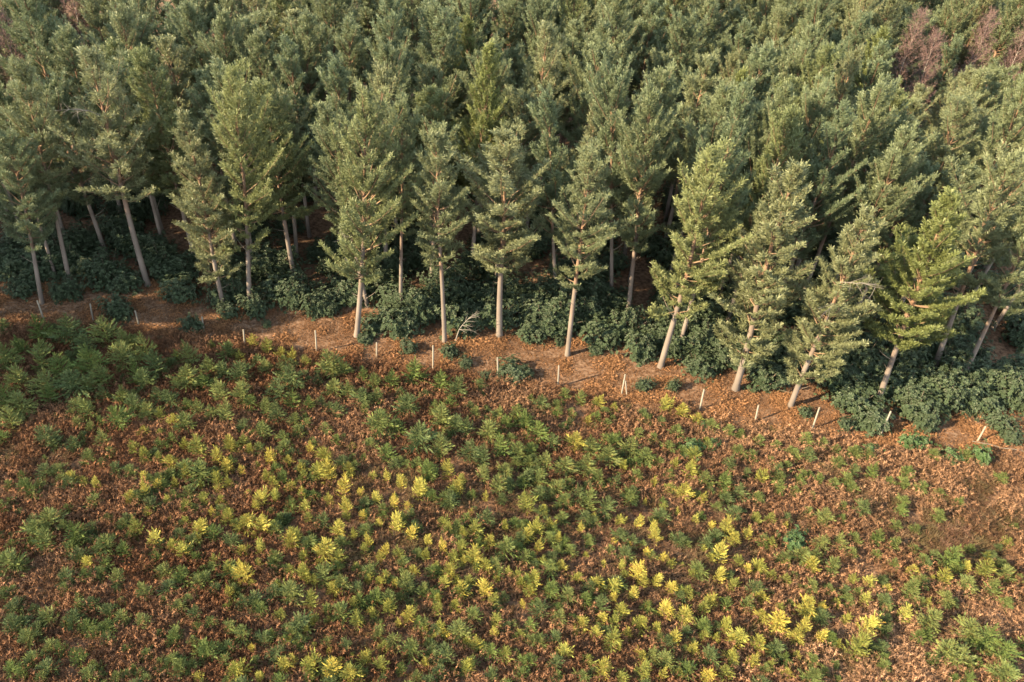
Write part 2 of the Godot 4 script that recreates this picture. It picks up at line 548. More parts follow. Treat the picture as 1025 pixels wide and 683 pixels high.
const SHORT := ["slim bare-stemmed pine at the shaded track", "thin pine at the shaded track", "narrow pine above the fallen stick", "loose pine with pale limbs", "pale low-hanging pine", "orange-stemmed full pine", "broad low-boughed pine", "hidden neighbour of the broad pine", "slender reddish pine", "narrow pointed pine", "silvery green pine", "thin half-hidden pine", "tiered open pine", "pine deep in rhododendrons", "flat-topped pine", "bright yellow-green pine", "dark neighbour of the bright pine", "dense grey-green pine", "snag pine", "thick slanting pine", "olive bushy pine", "spreading slanting pine", "thin slanting pine"]
const TONES := ["mid green", "mid green", "pale greyish", "pale greyish", "yellow-green", "soft green", "sage green", "pale greyish", "deep bluish", "bluish green", "mid green", "fresh green", "olive", "olive tinted"]
const BUILDS := ["with even crown", "with full crown", "with long crown", "with low crown", "with low crown", "with narrow crown", "with wide tiers", "with sparse crown", "with dense crown", "with wide crown", "with short crown", "with low wide crown", "with low wide crown", "with slender crown"]
const BIRCHES := [[10, 58, 15.5, 0], [72, 4, 16.0, 1], [908, 46, 16.0, 0], [982, 48, 16.0, 1], [1018, 52, 15.5, 0], [930, 66, 15.0, 1]]

# fence posts: foot and top pixel
const POSTS := [[44, 321, 37, 301], [93, 321, 90, 304], [139, 326, 135, 311], [204, 332, 202, 317], [245, 346, 243.5, 330], [317, 353, 315.5, 331], [377, 358, 377, 343], [433.5, 370, 433.5, 346], [498.5, 376, 498, 358], [558.5, 387, 559.5, 366], [622, 396, 626, 375], [700.5, 410, 705, 390], [756, 422, 759.5, 406], [813, 430, 820.6, 408], [881.4, 436, 892, 412], [978, 443, 987, 427]]

# rhododendrons along the track: foot pixel, width in pixels, kind
const BUSHES := [
	[26, 294, 26, 0], [62, 298, 24, 1], [75, 297, 24, 2], [120, 318, 34, 3], [128, 288, 34, 0], [182, 298, 36, 4], [193, 330, 22, 3], [108, 282, 40, 2], [30, 270, 50, 1], [5, 275, 40, 4], [88, 270, 44, 1], [165, 268, 40, 2], [180, 276, 34, 0],
	[222, 304, 30, 0], [256, 312, 26, 3], [229, 318, 20, 5], [267, 326, 11, 5], [238, 298, 34, 1], [280, 296, 46, 0], [300, 302, 38, 2], [316, 312, 28, 5], [272, 272, 50, 1], [330, 314, 20, 0],
	[375, 328, 26, 5], [400, 332, 36, 5], [366, 342, 18, 5], [409, 352, 16, 5], [450, 356, 17, 5], [466, 366, 17, 5], [425, 318, 40, 0], [462, 326, 46, 5], [395, 305, 46, 1], [440, 300, 40, 2], [478, 318, 36, 0], [487, 300, 40, 1],
	[512, 376, 30, 5], [527, 378, 14, 5], [487, 380, 12, 5], [535, 338, 34, 0], [560, 326, 34, 5], [560, 345, 12, 5], [596, 354, 14, 5], [605, 340, 38, 0], [585, 322, 40, 1], [640, 356, 34, 5], [624, 336, 40, 0], [645, 390, 18, 5], [674, 390, 16, 5], [660, 342, 40, 1], [540, 310, 44, 2], [515, 300, 40, 1],
	[700, 372, 36, 0], [712, 350, 44, 1], [735, 360, 40, 5], [765, 386, 42, 5], [780, 372, 40, 0], [690, 330, 44, 1], [745, 330, 46, 2], [800, 362, 42, 1], [805, 416, 14, 5], [832, 385, 42, 0], [855, 408, 42, 5], [845, 428, 15, 5], [872, 425, 36, 5], [820, 350, 44, 1],
	[905, 398, 40, 3], [915, 415, 40, 3], [925, 428, 28, 3], [940, 406, 40, 0], [895, 378, 44, 0], [965, 402, 44, 3], [985, 410, 30, 5], [1005, 398, 44, 0], [1000, 430, 24, 5], [1012, 440, 22, 3], [980, 385, 46, 1], [1020, 408, 36, 1], [950, 385, 44, 2], [1022, 380, 46, 0], [865, 375, 44, 1],
]

# young trees: for each enlarged tile its corner, then x, y and width inside the tile at four times size
const TILES := [
	[[0, 320], {
		"green": [160,55,110, 270,60,110, 420,50,120, 90,110,80, 350,100,110, 510,90,110, 30,160,80, 150,180,120, 250,210,120, 370,190,120, 480,150,110, 590,130,80, 630,190,110, 60,240,110, 180,270,100, 300,250,120, 420,230,100, 30,330,90, 90,350,90, 40,410,90, 190,310,70, 310,350,90, 360,365,80, 475,395,75, 420,480,60, 355,545,50, 230,600,55, 110,660,60, 160,660,50, 540,345,65, 485,320,50, 640,300,60, 690,315,70, 580,255,70, 755,155,60, 850,190,65, 740,235,70, 815,250,60, 910,130,60, 890,290,80, 960,300,70, 705,150,50, 900,215,50, 965,220,60, 1000,330,60, 595,370,50, 800,360,50, 850,375,45, 900,385,60, 750,420,65, 750,345,45, 360,445,40, 300,505,50, 180,465,80, 230,480,40, 465,600,45, 520,610,40, 410,575,30, 740,600,70, 810,620,75, 685,480,50, 305,420,50, 370,270,70, 420,300,60, 545,230,60],
		"lime": [535,520,45, 580,545,40, 645,395,38, 635,565,45, 630,460,35, 575,455,40, 740,500,50, 795,525,65, 860,555,65, 690,575,45, 915,490,55, 970,495,60, 1010,520,50, 285,640,40, 340,655,40, 870,655,60, 920,660,60, 1010,90,50, 965,155,40],
		"golden": [700,410,38, 910,580,55, 965,605,42, 575,635,45, 635,665,50, 390,665,45]}],
	[[256, 340], {
		"green": [310,115,70, 355,120,60, 425,155,55, 540,165,65, 630,140,70, 740,180,85, 800,200,70, 40,110,60, 110,120,55, 145,160,70, 250,165,50, 310,195,55, 375,220,45, 430,235,60, 485,240,55, 215,260,55, 265,255,45, 100,205,70, 145,240,60, 40,280,60, 95,300,65, 325,290,60, 435,290,40, 610,270,90, 720,290,70, 775,260,60, 740,330,70, 500,345,80, 565,355,70, 655,400,100, 205,335,55, 150,320,55, 270,365,40, 30,365,60, 115,395,45, 800,340,70, 850,370,60, 460,420,50, 520,455,65, 745,440,70, 860,450,90, 910,470,80, 930,370,70, 960,300,60, 880,300,50, 320,405,40, 15,440,50, 645,500,55, 700,530,70, 770,530,60, 910,540,70, 970,580,70, 1000,520,60, 115,565,60, 240,620,45, 710,630,55, 775,650,55, 345,490,40, 395,505,35, 575,485,35, 580,220,50, 480,175,50, 980,440,70, 1010,340,60],
		"lime": [50,35,50, 145,75,50, 205,95,50, 95,65,40, 280,465,55, 180,520,50, 60,550,55, 250,540,70, 300,645,65, 820,570,50, 125,495,35],
		"golden": [65,475,60, 225,445,50, 300,545,60, 350,590,75, 465,543,38, 525,557,45, 587,572,60, 650,605,60, 480,640,50, 548,655,60, 422,620,25, 20,640,60, 370,660,60, 615,670,35]}],
	[[512, 380], {
		"green": [210,60,40, 280,75,50, 20,145,50, 60,175,70, 105,215,70, 170,255,70, 250,260,70, 330,280,70, 405,240,70, 465,280,60, 395,320,70, 535,305,60, 30,290,70, 80,290,60, 140,330,80, 205,350,70, 300,360,70, 345,395,65, 450,345,55, 500,220,45, 105,400,70, 175,440,70, 415,420,50, 505,390,45, 65,500,65, 135,530,60, 280,470,60, 310,500,70, 375,520,75, 490,445,45, 590,335,40, 120,95,45, 240,135,35, 380,180,40, 570,240,40, 595,170,45, 630,270,40, 660,205,40, 690,290,40, 740,310,45, 785,400,50, 850,415,50, 915,450,55, 985,470,50, 875,350,50, 940,375,45, 1000,400,50, 965,310,40, 910,290,40, 990,245,35, 800,185,40, 870,205,35, 825,510,35, 920,220,30],
		"lime": [345,90,50, 410,118,35, 305,160,40, 620,115,45, 680,130,45, 740,165,40, 780,240,35, 655,345,50, 720,370,55, 630,435,55, 570,415,45, 760,480,40, 695,455,50, 605,520,35],
		"golden": [538,490,30],
		"seedling": [730,260,60, 815,255,35, 770,175,30]}],
	[[768, 400], {
		"green": [35,185,35, 90,210,35, 155,160,40, 160,225,50, 220,175,40, 275,200,35, 285,255,40, 350,285,45, 205,320,45, 420,300,55, 75,270,35, 15,250,35, 110,370,40, 265,335,40, 340,355,35, 550,335,35, 380,445,50, 305,430,35, 180,390,30, 620,355,40, 690,380,40, 400,225,40, 345,215,40, 490,330,30, 145,305,35, 50,350,40, 165,450,30, 665,225,40, 940,315,40],
		"seedling": [425,190,60, 570,165,50, 630,160,50, 745,215,60, 865,215,60]}],
	[[0, 513], {
		"green": [190,40,80, 140,75,70, 265,60,60, 310,80,75, 435,25,40, 495,55,45, 430,130,70, 495,155,60, 180,130,90, 40,200,80, 465,265,65, 400,240,45, 590,320,65, 670,235,60, 735,260,65, 800,285,60, 860,85,55, 920,115,60, 795,190,50, 860,310,50, 925,335,55, 980,365,60, 320,350,45, 380,370,45, 440,395,55, 500,415,55, 205,410,75, 270,445,45, 140,385,50, 55,470,70, 130,500,55, 430,505,60, 385,480,40, 325,465,40, 565,450,50, 655,355,40, 720,375,45, 785,410,50, 845,430,65, 910,460,65, 965,490,70, 700,510,60, 830,560,100, 765,530,50, 640,600,50, 720,640,70, 900,600,50, 315,585,80, 200,540,60, 250,560,50, 380,620,45, 470,665,50, 100,640,50, 170,665,50, 510,550,35, 70,370,50, 20,320,50, 260,310,40, 45,620,40, 590,570,40, 375,115,40, 640,490,30, 515,655,40],
		"lime": [555,70,60, 740,45,50, 920,20,55, 985,40,60, 980,150,50, 860,200,60, 960,630,70, 795,665,55, 690,130,45],
		"golden": [620,110,55, 735,160,60, 795,60,65, 355,205,50, 920,230,55, 985,245,75, 680,28,25]}],
	[[256, 513], {
		"green": [80,65,60, 265,40,55, 75,195,65, 280,260,80, 600,290,85, 550,365,85, 475,350,65, 675,310,60, 400,310,65, 140,330,75, 345,295,50, 345,410,75, 20,395,50, 175,450,100, 25,510,60, 80,550,70, 560,510,70, 490,485,55, 630,540,65, 705,565,70, 780,590,75, 825,490,70, 360,530,60, 290,520,50, 670,445,50, 960,215,65, 940,120,60, 1000,140,60, 815,60,50, 1000,340,50, 870,415,50, 580,630,55, 930,30,70, 465,240,55, 405,220,50, 145,240,50, 650,660,50, 950,650,60, 280,390,50],
		"lime": [150,95,60, 265,160,70, 335,185,65, 205,255,70, 390,95,45, 585,175,50, 870,80,75, 880,180,80, 820,155,60, 855,275,60, 780,245,55, 725,220,45, 735,355,45, 800,380,45, 215,360,55, 85,305,50, 410,440,70, 610,415,55, 895,535,60, 950,435,50, 1000,570,60, 850,630,65, 505,620,70, 440,590,55, 225,620,85, 525,260,50, 95,410,45, 380,660,60, 750,45,50],
		"golden": [328,70,55, 428,15,40, 560,55,60, 620,92,45, 460,118,55, 515,155,50, 492,45,30, 690,118,50, 752,148,50, 925,312,65, 735,460,60, 300,645,70, 150,590,35, 15,60,50, 15,155,55, 1015,250,35, 620,5,30, 15,665,40]}],
	[[512, 513], {
		"green": [20,40,50, 100,75,60, 60,180,60, 10,145,40, 150,310,60, 125,385,75, 225,335,60, 295,360,60, 195,430,60, 175,510,60, 265,260,40, 360,390,60, 80,510,50, 85,605,60, 180,660,50, 560,580,50, 620,600,65, 800,580,65, 710,630,85, 770,460,55, 940,380,60, 970,310,65, 755,230,55, 860,375,50, 20,570,40, 235,155,40, 200,25,40, 1015,635,40, 640,100,25, 700,125,30, 1010,130,50, 5,450,40],
		"lime": [85,270,70, 200,230,40, 340,290,55, 435,400,60, 280,450,50, 510,445,65, 585,470,60, 690,410,75, 800,345,70, 705,320,60, 650,505,65, 730,550,50, 400,515,75, 305,595,55, 370,640,80, 440,655,70, 520,650,75, 880,590,50, 955,605,55, 985,525,60, 990,220,50, 910,205,40, 870,70,55, 950,95,55, 15,255,50, 855,470,70, 865,655,65, 600,665,50, 300,175,35, 680,215,30, 980,20,45, 1010,420,40],
		"golden": [278,65,40, 506,42,60, 572,68,35, 410,115,25, 368,205,28, 438,217,45, 505,245,75, 403,295,65, 485,332,55, 571,277,40, 543,167,35, 613,182,45, 645,300,50, 550,377,38, 620,392,65, 737,30,38, 801,58,25, 838,172,55, 833,260,45, 898,287,42, 50,372,35, 215,555,65, 336,487,40, 920,500,70, 790,655,60, 772,150,28, 672,8,30, 475,140,20]}],
	[[768, 513], {
		"green": [440,100,60, 520,55,40, 215,115,60, 280,125,55, 135,175,60, 200,195,65, 265,225,65, 350,170,45, 570,315,60, 725,190,70, 725,360,55, 660,180,45, 510,215,45, 175,300,45, 480,390,45, 635,440,75, 470,485,50, 960,250,60, 800,285,55, 900,300,55, 245,310,40, 322,348,40, 610,500,55, 30,550,60, 275,610,45, 185,595,40, 595,70,35, 505,130,50, 590,150,30, 820,490,110, 720,570,100, 780,580,110, 880,520,110, 950,560,120, 940,650,110, 960,360,40, 690,15,40, 230,30,45, 175,665,60, 90,365,35, 15,330,30, 1005,265,35, 105,260,35],
		"lime": [10,30,40, 75,60,35, 10,130,45, 155,390,60, 315,430,40, 360,550,75, 120,575,40, 75,655,50, 10,630,50, 20,260,45, 875,230,65, 720,270,50, 630,360,40, 575,240,40, 645,265,35, 335,275,35, 285,530,40, 880,175,30, 965,125,35],
		"golden": [148,460,60, 210,490,55, 55,445,75, 410,280,55, 397,350,55, 398,450,60, 553,412,55, 485,310,35, 795,218,45, 220,385,40],
		"seedling": [115,100,60]}],
]

# ---------------------------------------------------------------- the scene
func _ready():
	rng.seed = 20240
	relief.seed = 5
	relief.frequency = 0.035
	patchy.seed = 11
	patchy.frequency = 0.11
	# camera
	look = Basis(Vector3.RIGHT, deg_to_rad(-DEPRESSION)) * Basis(Vector3(0, 0, 1), deg_to_rad(ROLL))
	look_inv = look.inverse()
	var cam := Camera3D.new()
	cam.name = "camera"
	cam.transform = Transform3D(look, eye)
	cam.fov = rad_to_deg(2.0 * atan(341.5 / F))
	cam.near = 0.5
	cam.far = 2000.0
	add_child(cam)
	cam.current = true
	# sky, exposure
	var we := WorldEnvironment.new()
	we.name = "environment"
	var env := Environment.new()
	env.background_mode = Environment.BG_SKY
	var sky_mat := ProceduralSkyMaterial.new()
	sky_mat.sky_top_color = Color(0.54, 0.585, 0.62)
	sky_mat.sky_horizon_color = Color(0.84, 0.84, 0.81)
	sky_mat.sky_curve = 0.2
	sky_mat.ground_bottom_color = Color(0.25, 0.25, 0.2)
	sky_mat.ground_horizon_color = Color(0.6, 0.62, 0.6)
	sky_mat.sun_angle_max = 1.0
	var sky := Sky.new()
	sky.sky_material = sky_mat
	env.sky = sky
	env.background_energy_multiplier = 0.98
	env.tonemap_mode = Environment.TONE_MAPPER_LINEAR
	env.tonemap_exposure = 5.5
	env.sdfgi_enabled = true
	env.ssao_enabled = true
	env.ssil_enabled = true
	we.environment = env
	add_child(we)
	# sun: low, from the left and a little from behind the viewer
	var sun := DirectionalLight3D.new()
	sun.name = "sun"
	sun.light_color = Color(1.0, 0.89, 0.71)
	sun.light_energy = 1.3
	sun.light_angular_distance = 0.8
	sun.shadow_enabled = true
	var se := deg_to_rad(SUN_ELEVATION)
	var sa := deg_to_rad(SUN_TURN)
	sun_dir = Vector3(cos(se) * cos(sa), -sin(se), -cos(se) * sin(sa))
	sun.look_at_from_position(Vector3(0, 60, 0), Vector3(0, 60, 0) + sun_dir, Vector3.UP)
	add_child(sun)

	make_materials()
	make_templates()
	build_ground()
	build_forest()
	build_birches()
	build_rhododendrons()
	build_saplings()
	build_fence()
	build_dead_wood()
	build_ground_cover()

func make_materials():
	M.needles = mat(Color(0.205, 0.238, 0.15), 0.55, true, 0.7, 0.5)
	M.bark = mat(Color(0.36, 0.36, 0.36), 0.9, true, 0.0, 0.2)
	M.glossy_leaf = mat(Color(0.078, 0.092, 0.052), 0.55, true, 0.25, 0.4)
	M.bracken = mat(Color(1, 1, 1), 0.9, true, 0.2, 0.15)
	M.golden = []
	for c in [Color(0.46, 0.43, 0.11), Color(0.38, 0.385, 0.10), Color(0.49, 0.42, 0.098)]: M.golden.append(mat(c, 0.7, true, 0.5))
	M.lime = []
	for c in [Color(0.27, 0.275, 0.066), Color(0.205, 0.225, 0.06), Color(0.32, 0.305, 0.075)]: M.lime.append(mat(c, 0.7, true, 0.5))
	M.green = []
	for c in [Color(0.13, 0.165, 0.055), Color(0.095, 0.13, 0.052), Color(0.16, 0.19, 0.066), Color(0.11, 0.155, 0.046)]: M.green.append(mat(c, 0.7, true, 0.4))
	M.post = mat(Color(0.25, 0.23, 0.2), 0.85, true)

func build_ground():
	var xs := []
	var zs := []
	for x in [-900, -500, -300, -200, -150]: xs.append(float(x))
	for k in range(-120, 121): xs.append(float(k))
	for x in [150, 200, 300, 500, 900]: xs.append(float(x))
	for z in [-900, -500, -300, -200, -160]: zs.append(float(z))
	for k in range(-140, 1): zs.append(float(k))
	for z in [20, 60, 150, 400, 800]: zs.append(float(z))
	var st := SurfaceTool.new()
	st.begin(Mesh.PRIMITIVE_TRIANGLES)
	for z in zs:
		for x in xs: st.add_vertex(Vector3(x, height(x, z), z))
	var w := xs.size()
	for j in zs.size() - 1:
		for i in w - 1:
			var a := j * w + i
			for q in [a, a + 1, a + w, a + 1, a + w + 1, a + w]: st.add_index(q)
	st.generate_normals()
	st.set_material(earth(3, 0.02, [Color(0.055, 0.033, 0.024), Color(0.11, 0.066, 0.044), Color(0.14, 0.085, 0.056), Color(0.18, 0.116, 0.08)], 5.0))
	var g := child(self, "ground", st.commit())
	tag(g, "dark brown earth and leaf litter under the trees and bracken", "", "", "structure")
	# the track: a strip between the edges read off the photograph
	var t := SurfaceTool.new()
	t.begin(Mesh.PRIMITIVE_TRIANGLES)
	var n := 180
	var m := 10
	for i in n + 1:
		var u := lerpf(-120.0, 1140.0, i / float(n))
		var lo := curve(TRACK_LOW, u) + 3.0 + patchy.get_noise_2d(u * 0.8, 3.0) * 5.0
		var hi := curve(TRACK_HIGH, u) - 2.0 + patchy.get_noise_2d(u * 0.9, 90.0) * 12.0
		var a := ground_at(u, lo)
		var b := ground_at(u, hi)
		for j in m + 1:
			var p := a.lerp(b, j / float(m))
			p.y = height(p.x, p.z) + 0.03
			t.add_vertex(p)
	for i in n:
		for j in m:
			var a := i * (m + 1) + j
			for q in [a, a + 1, a + m + 1, a + 1, a + m + 2, a + m + 1]: t.add_index(q)
	t.generate_normals()
	t.set_material(earth(8, 0.018, [Color(0.055, 0.033, 0.024), Color(0.11, 0.066, 0.044), Color(0.145, 0.088, 0.058), Color(0.15, 0.1, 0.072), Color(0.20, 0.13, 0.09)], 4.0))
	var path := child(self, "path", t.commit())
	var rut := SurfaceTool.new()
	rut.begin(Mesh.PRIMITIVE_TRIANGLES)
	for i in n + 1:
		var u := lerpf(-120.0, 1140.0, i / float(n))
		var v := curve(TRACK_LOW, u) - 3.5 + patchy.get_noise_2d(u * 0.25, 33.0) * 4.0
		var rw := 2.2 + patchy.get_noise_2d(u * 0.9, 70.0) * 2.6
		var a := ground_at(u, v + rw)
		var b := ground_at(u, v - rw)
		for j in 4:
			var p := a.lerp(b, j / 3.0)
			p.y = height(p.x, p.z) + 0.045
			rut.add_vertex(p)
	for i in n:
		for j in 3:
			var a := i * 4 + j
			for q in [a, a + 1, a + 4, a + 1, a + 5, a + 4]: rut.add_index(q)
	rut.generate_normals()
	rut.set_material(earth(9, 0.03, [Color(0.06, 0.042, 0.034), Color(0.09, 0.064, 0.052), Color(0.11, 0.075, 0.056), Color(0.135, 0.098, 0.08)], 3.0))
	var worn := child(path, "worn_line", rut.commit())
	worn.set_meta("label", "narrow greyer trodden line along the track")
	tag(path, "reddish brown earth track between the fence posts and the pines", "", "", "structure")

func build_forest():
	var G := Color(0.63, 0.67, 0.56)
	var W := Color(0.76, 0.73, 0.60)       # greyish, pale
	var Yl := Color(0.80, 0.79, 0.52)      # yellow green
	var D := Color(0.55, 0.63, 0.56)       # bluish
	var O := Color(0.62, 0.64, 0.34)       # olive
	var bark := Color(0.45, 0.385, 0.35)
	var kinds := [
		make_pine(101, 0.38, 2.3, 1.0, G, bark), make_pine(102, 0.40, 2.5, 1.0, G, bark), make_pine(103, 0.38, 2.4, 0.9, W, bark),
		make_pine(104, 0.20, 2.2, 0.9, W, bark), make_pine(105, 0.30, 2.4, 1.0, Yl, bark), make_pine(106, 0.44, 2.1, 1.0, G.lerp(W, 0.5), bark),
		make_pine(107, 0.42, 2.5, 0.8, G.lerp(W, 0.4), bark), make_pine(108, 0.38, 2.4, 0.55, W, bark), make_pine(109, 0.36, 2.5, 1.0, D, bark),
		make_pine(110, 0.38, 2.6, 1.0, D.lerp(G, 0.5), bark), make_pine(111, 0.42, 2.2, 0.9, G, bark), make_pine(112, 0.24, 2.6, 1.0, G.lerp(Yl, 0.55), bark),
		make_pine(113, 0.3, 2.6, 1.25, O, bark), make_pine(114, 0.36, 2.4, 1.0, O.lerp(G, 0.5), bark)]
	var taken := []
	for b in BIRCHES: taken.append(birch_foot(b))
	for f in FRONT:
		var at := ground_at(f[0][0], f[0][1])
		# height from the top pixel, then the sideways lean that puts the tip there
		var h := 8.0
		while h < 26.0 and pixel_of(at + Vector3.UP * h).y > f[1][1]: h += 0.05
		var tip := pixel_of(at + Vector3.UP * h)
		var dx: float = (f[1][0] - tip.x) * metres_per_pixel(at + Vector3.UP * h)
		dx = clampf(dx, -2.6, 2.6)
		var o := plant_pine(kinds[f[2]], at, h, f[3] * lerpf(0.9, 1.05, rng.randf()), rng.randf() * TAU, Vector3(dx / h, 0, 0))
		tag(o, f[4], "tree", "pines along the front edge of the forest")
		taken.append(Vector2(at.x, at.z))
	# the closed stand behind: even-aged pines a few metres apart
	var feet := taken.slice(BIRCHES.size())
	var stand := []
	var n := 0
	var tries := 0
	var order := [0, 1, 8, 9, 10, 13, 5, 2, 6, 1, 9, 0, 8, 7, 12, 10]
	while n < 290 and tries < 60000:
		tries += 1
		var p := Vector3(rng.randf_range(-85, 95), 0, rng.randf_range(-128, -40))
		p.y = height(p.x, p.z)
		var px := pixel_of(p)
		var limit := minf(curve(TRACK_HIGH, px.x) - 22.0, 330.0)
		if px.y > limit: continue
		var h := rng.randf_range(13.8, 18.8)
		var top := pixel_of(p + Vector3.UP * h)
		if top.y < -42.0 or top.x < -60.0 or top.x > 1085.0: continue
		if px.y < -75.0: continue
		var hides := false
		for b in BIRCHES:
			if absf(lerpf(top.x, px.x, 0.25) - b[0]) < 26.0 and top.y < b[1] + 18.0 and p.z > birch_foot(b).y: hides = true
		if hides: continue
		var q := Vector2(p.x, p.z)
		var ok := true
		for t in taken:
			if q.distance_squared_to(t) < 10.2: ok = false; break
		if not ok: continue
		taken.append(q)
		n += 1
		var lean := Vector3(rng.randf_range(-0.03, 0.05), 0, rng.randf_range(-0.03, 0.03))
		var k: int = order[rng.randi() % order.size()]
		var o := plant_pine(kinds[k], p, h, rng.randf_range(0.85, 1.12), rng.randf() * TAU, lean)
		stand.append([o, k, h, q])
	# whichever of them stands right behind a front pine is named after it; the rest by kind and build
	for i in FRONT.size():
		var f: Vector2 = feet[i]
		var best := -1
		for j in stand.size():
			var d: Vector2 = stand[j][3] - f
			if d.length() < 7.5 and d.y < -1.5 and (best < 0 or d.length() < (stand[best][3] - f).length()): best = j
		if best >= 0 and not stand[best][0].has_meta("label"):
			tag(stand[best][0], "%s pine directly behind the %s" % [TONES[stand[best][1]], SHORT[i]], "tree", "second row of forest pines")
	for e in stand:
		if e[0].has_meta("label"): continue
		var build: String = "tall" if e[2] > 17.3 else ("lower" if e[2] < 15.9 else "middling")
		tag(e[0], "%s %s pine %s inside the closed forest" % [build, TONES[e[1]], BUILDS[e[1]]], "tree", "%s %s pines %s inside the forest" % [build, TONES[e[1]], BUILDS[e[1]]])
	# pines just outside the frame on the left, whose shade falls on that end of the track
	for q in 48:
		var p := Vector3(-76.0 + 4.6 * (q % 8) + rng.randf_range(-0.8, 0.8), 0, -29.0 - 4.4 * (q / 8) + rng.randf_range(-0.8, 0.8))
		p.y = height(p.x, p.z)
		var seen := maxf(pixel_of(p).x, maxf(pixel_of(p + Vector3.UP * 9.0).x, pixel_of(p + Vector3.UP * 17.0).x))
		if seen > -48.0 or seen < -330.0: continue
		var o := plant_pine(kinds[[8, 9, 0][n % 3]], p, rng.randf_range(15.5, 17.5), 1.0, rng.randf() * TAU, Vector3.ZERO)
		n += 1
		tag(o, "pine beyond the shaded end of the track, outside the picture", "tree", "pines beyond the shaded track end")

# the given pixel shows the middle of a birch's crown
func birch_foot(s: Array) -> Vector2:
	var d := ray(s[0], s[1])
	var p := eye + d * ((float(s[2]) * 0.8 - eye.y) / d.y)
	return Vector2(p.x, p.z)

func build_birches():
	var kinds := [make_birch(3), make_birch(4)]
	for s in BIRCHES:
		var foot := birch_foot(s)
		var p := Vector3(foot.x, height(foot.x, foot.y), foot.y)
		var o := Node3D.new()
		o.name = numbered("birch_tree")
		add_child(o)
		o.position = p
		o.rotation.y = rng.randf() * TAU
		o.scale = Vector3(0.8, s[2] / 14.0, 0.8)
		for part in ["trunk", "branches", "twigs"]: child(o, part, kinds[s[3]][part])
		tag(o, "bare purple-brown birch standing among the green pines", "tree", "bare birches inside the forest")

func build_rhododendrons():
	var leaf := Color(0.48, 0.62, 0.58)
	var kinds := [
		make_rhododendron(21, 2.6, 2.0, 640, leaf), make_rhododendron(22, 3.0, 2.3, 760, leaf), make_rhododendron(23, 3.0, 2.5, 760, leaf),
		make_rhododendron(24, 2.6, 1.9, 640, leaf), make_rhododendron(25, 2.6, 2.1, 700, leaf), make_rhododendron(26, 2.2, 1.6, 480, leaf)]
	var wides := [2.6, 3.0, 3.0, 2.6, 2.6, 2.2]
	var words := [
		"leafy green", "wide green", "tall green", "deep green spreading", "dense rounded", "low grey-green"]
	for b in BUSHES:
		var at := ground_at(b[0], b[1])
		var size: float = b[2] * metres_per_pixel(at) / wides[b[3]]
		var small: bool = b[2] < 22
		var o := plant_bush(kinds[b[3]], at, size, rng.randf() * TAU)
		var near := 0
		for i in FRONT.size():
			if Vector2(FRONT[i][0][0] - b[0], FRONT[i][0][1] - b[1]).length() < Vector2(FRONT[near][0][0] - b[0], FRONT[near][0][1] - b[1]).length(): near = i
		var far := Vector2(FRONT[near][0][0] - b[0], FRONT[near][0][1] - b[1])
		var side: String = "in front of" if far.y < -12 and absf(far.x) < 22 else ("behind" if far.y > 14 and absf(far.x) < 22 else "beside")
		if small: tag(o, "small leafy rhododendron on the bare track %s the %s" % [side, SHORT[near]], "bush", "small rhododendrons on the track")
		else: tag(o, "%s rhododendron %s the %s" % [words[b[3]], side, SHORT[near]], "bush", "rhododendrons along the track")
	var n := 0
	while n < 215:
		var u := rng.randf_range(-40, 1065)
		var v := curve(TRACK_HIGH, u) - (rng.randf_range(6, 40) if n < 40 else rng.randf_range(20, 190))
		if v < 115: continue
		n += 1
		var at := ground_at(u, v)
		var k: int = [1, 2, 1, 2, 0, 4][rng.randi() % 6]
		var o := plant_bush(kinds[k], at, rng.randf_range(0.8, 1.3), rng.randf() * TAU)
		var near := 0
		for i in FRONT.size():
			if absf(FRONT[i][0][0] - u) < absf(FRONT[near][0][0] - u): near = i
		tag(o, "rhododendron %s on the forest floor behind the %s" % ["thicket deep" if n >= 40 else "bank close", SHORT[near]], "bush", "rhododendrons behind the %s" % SHORT[near])

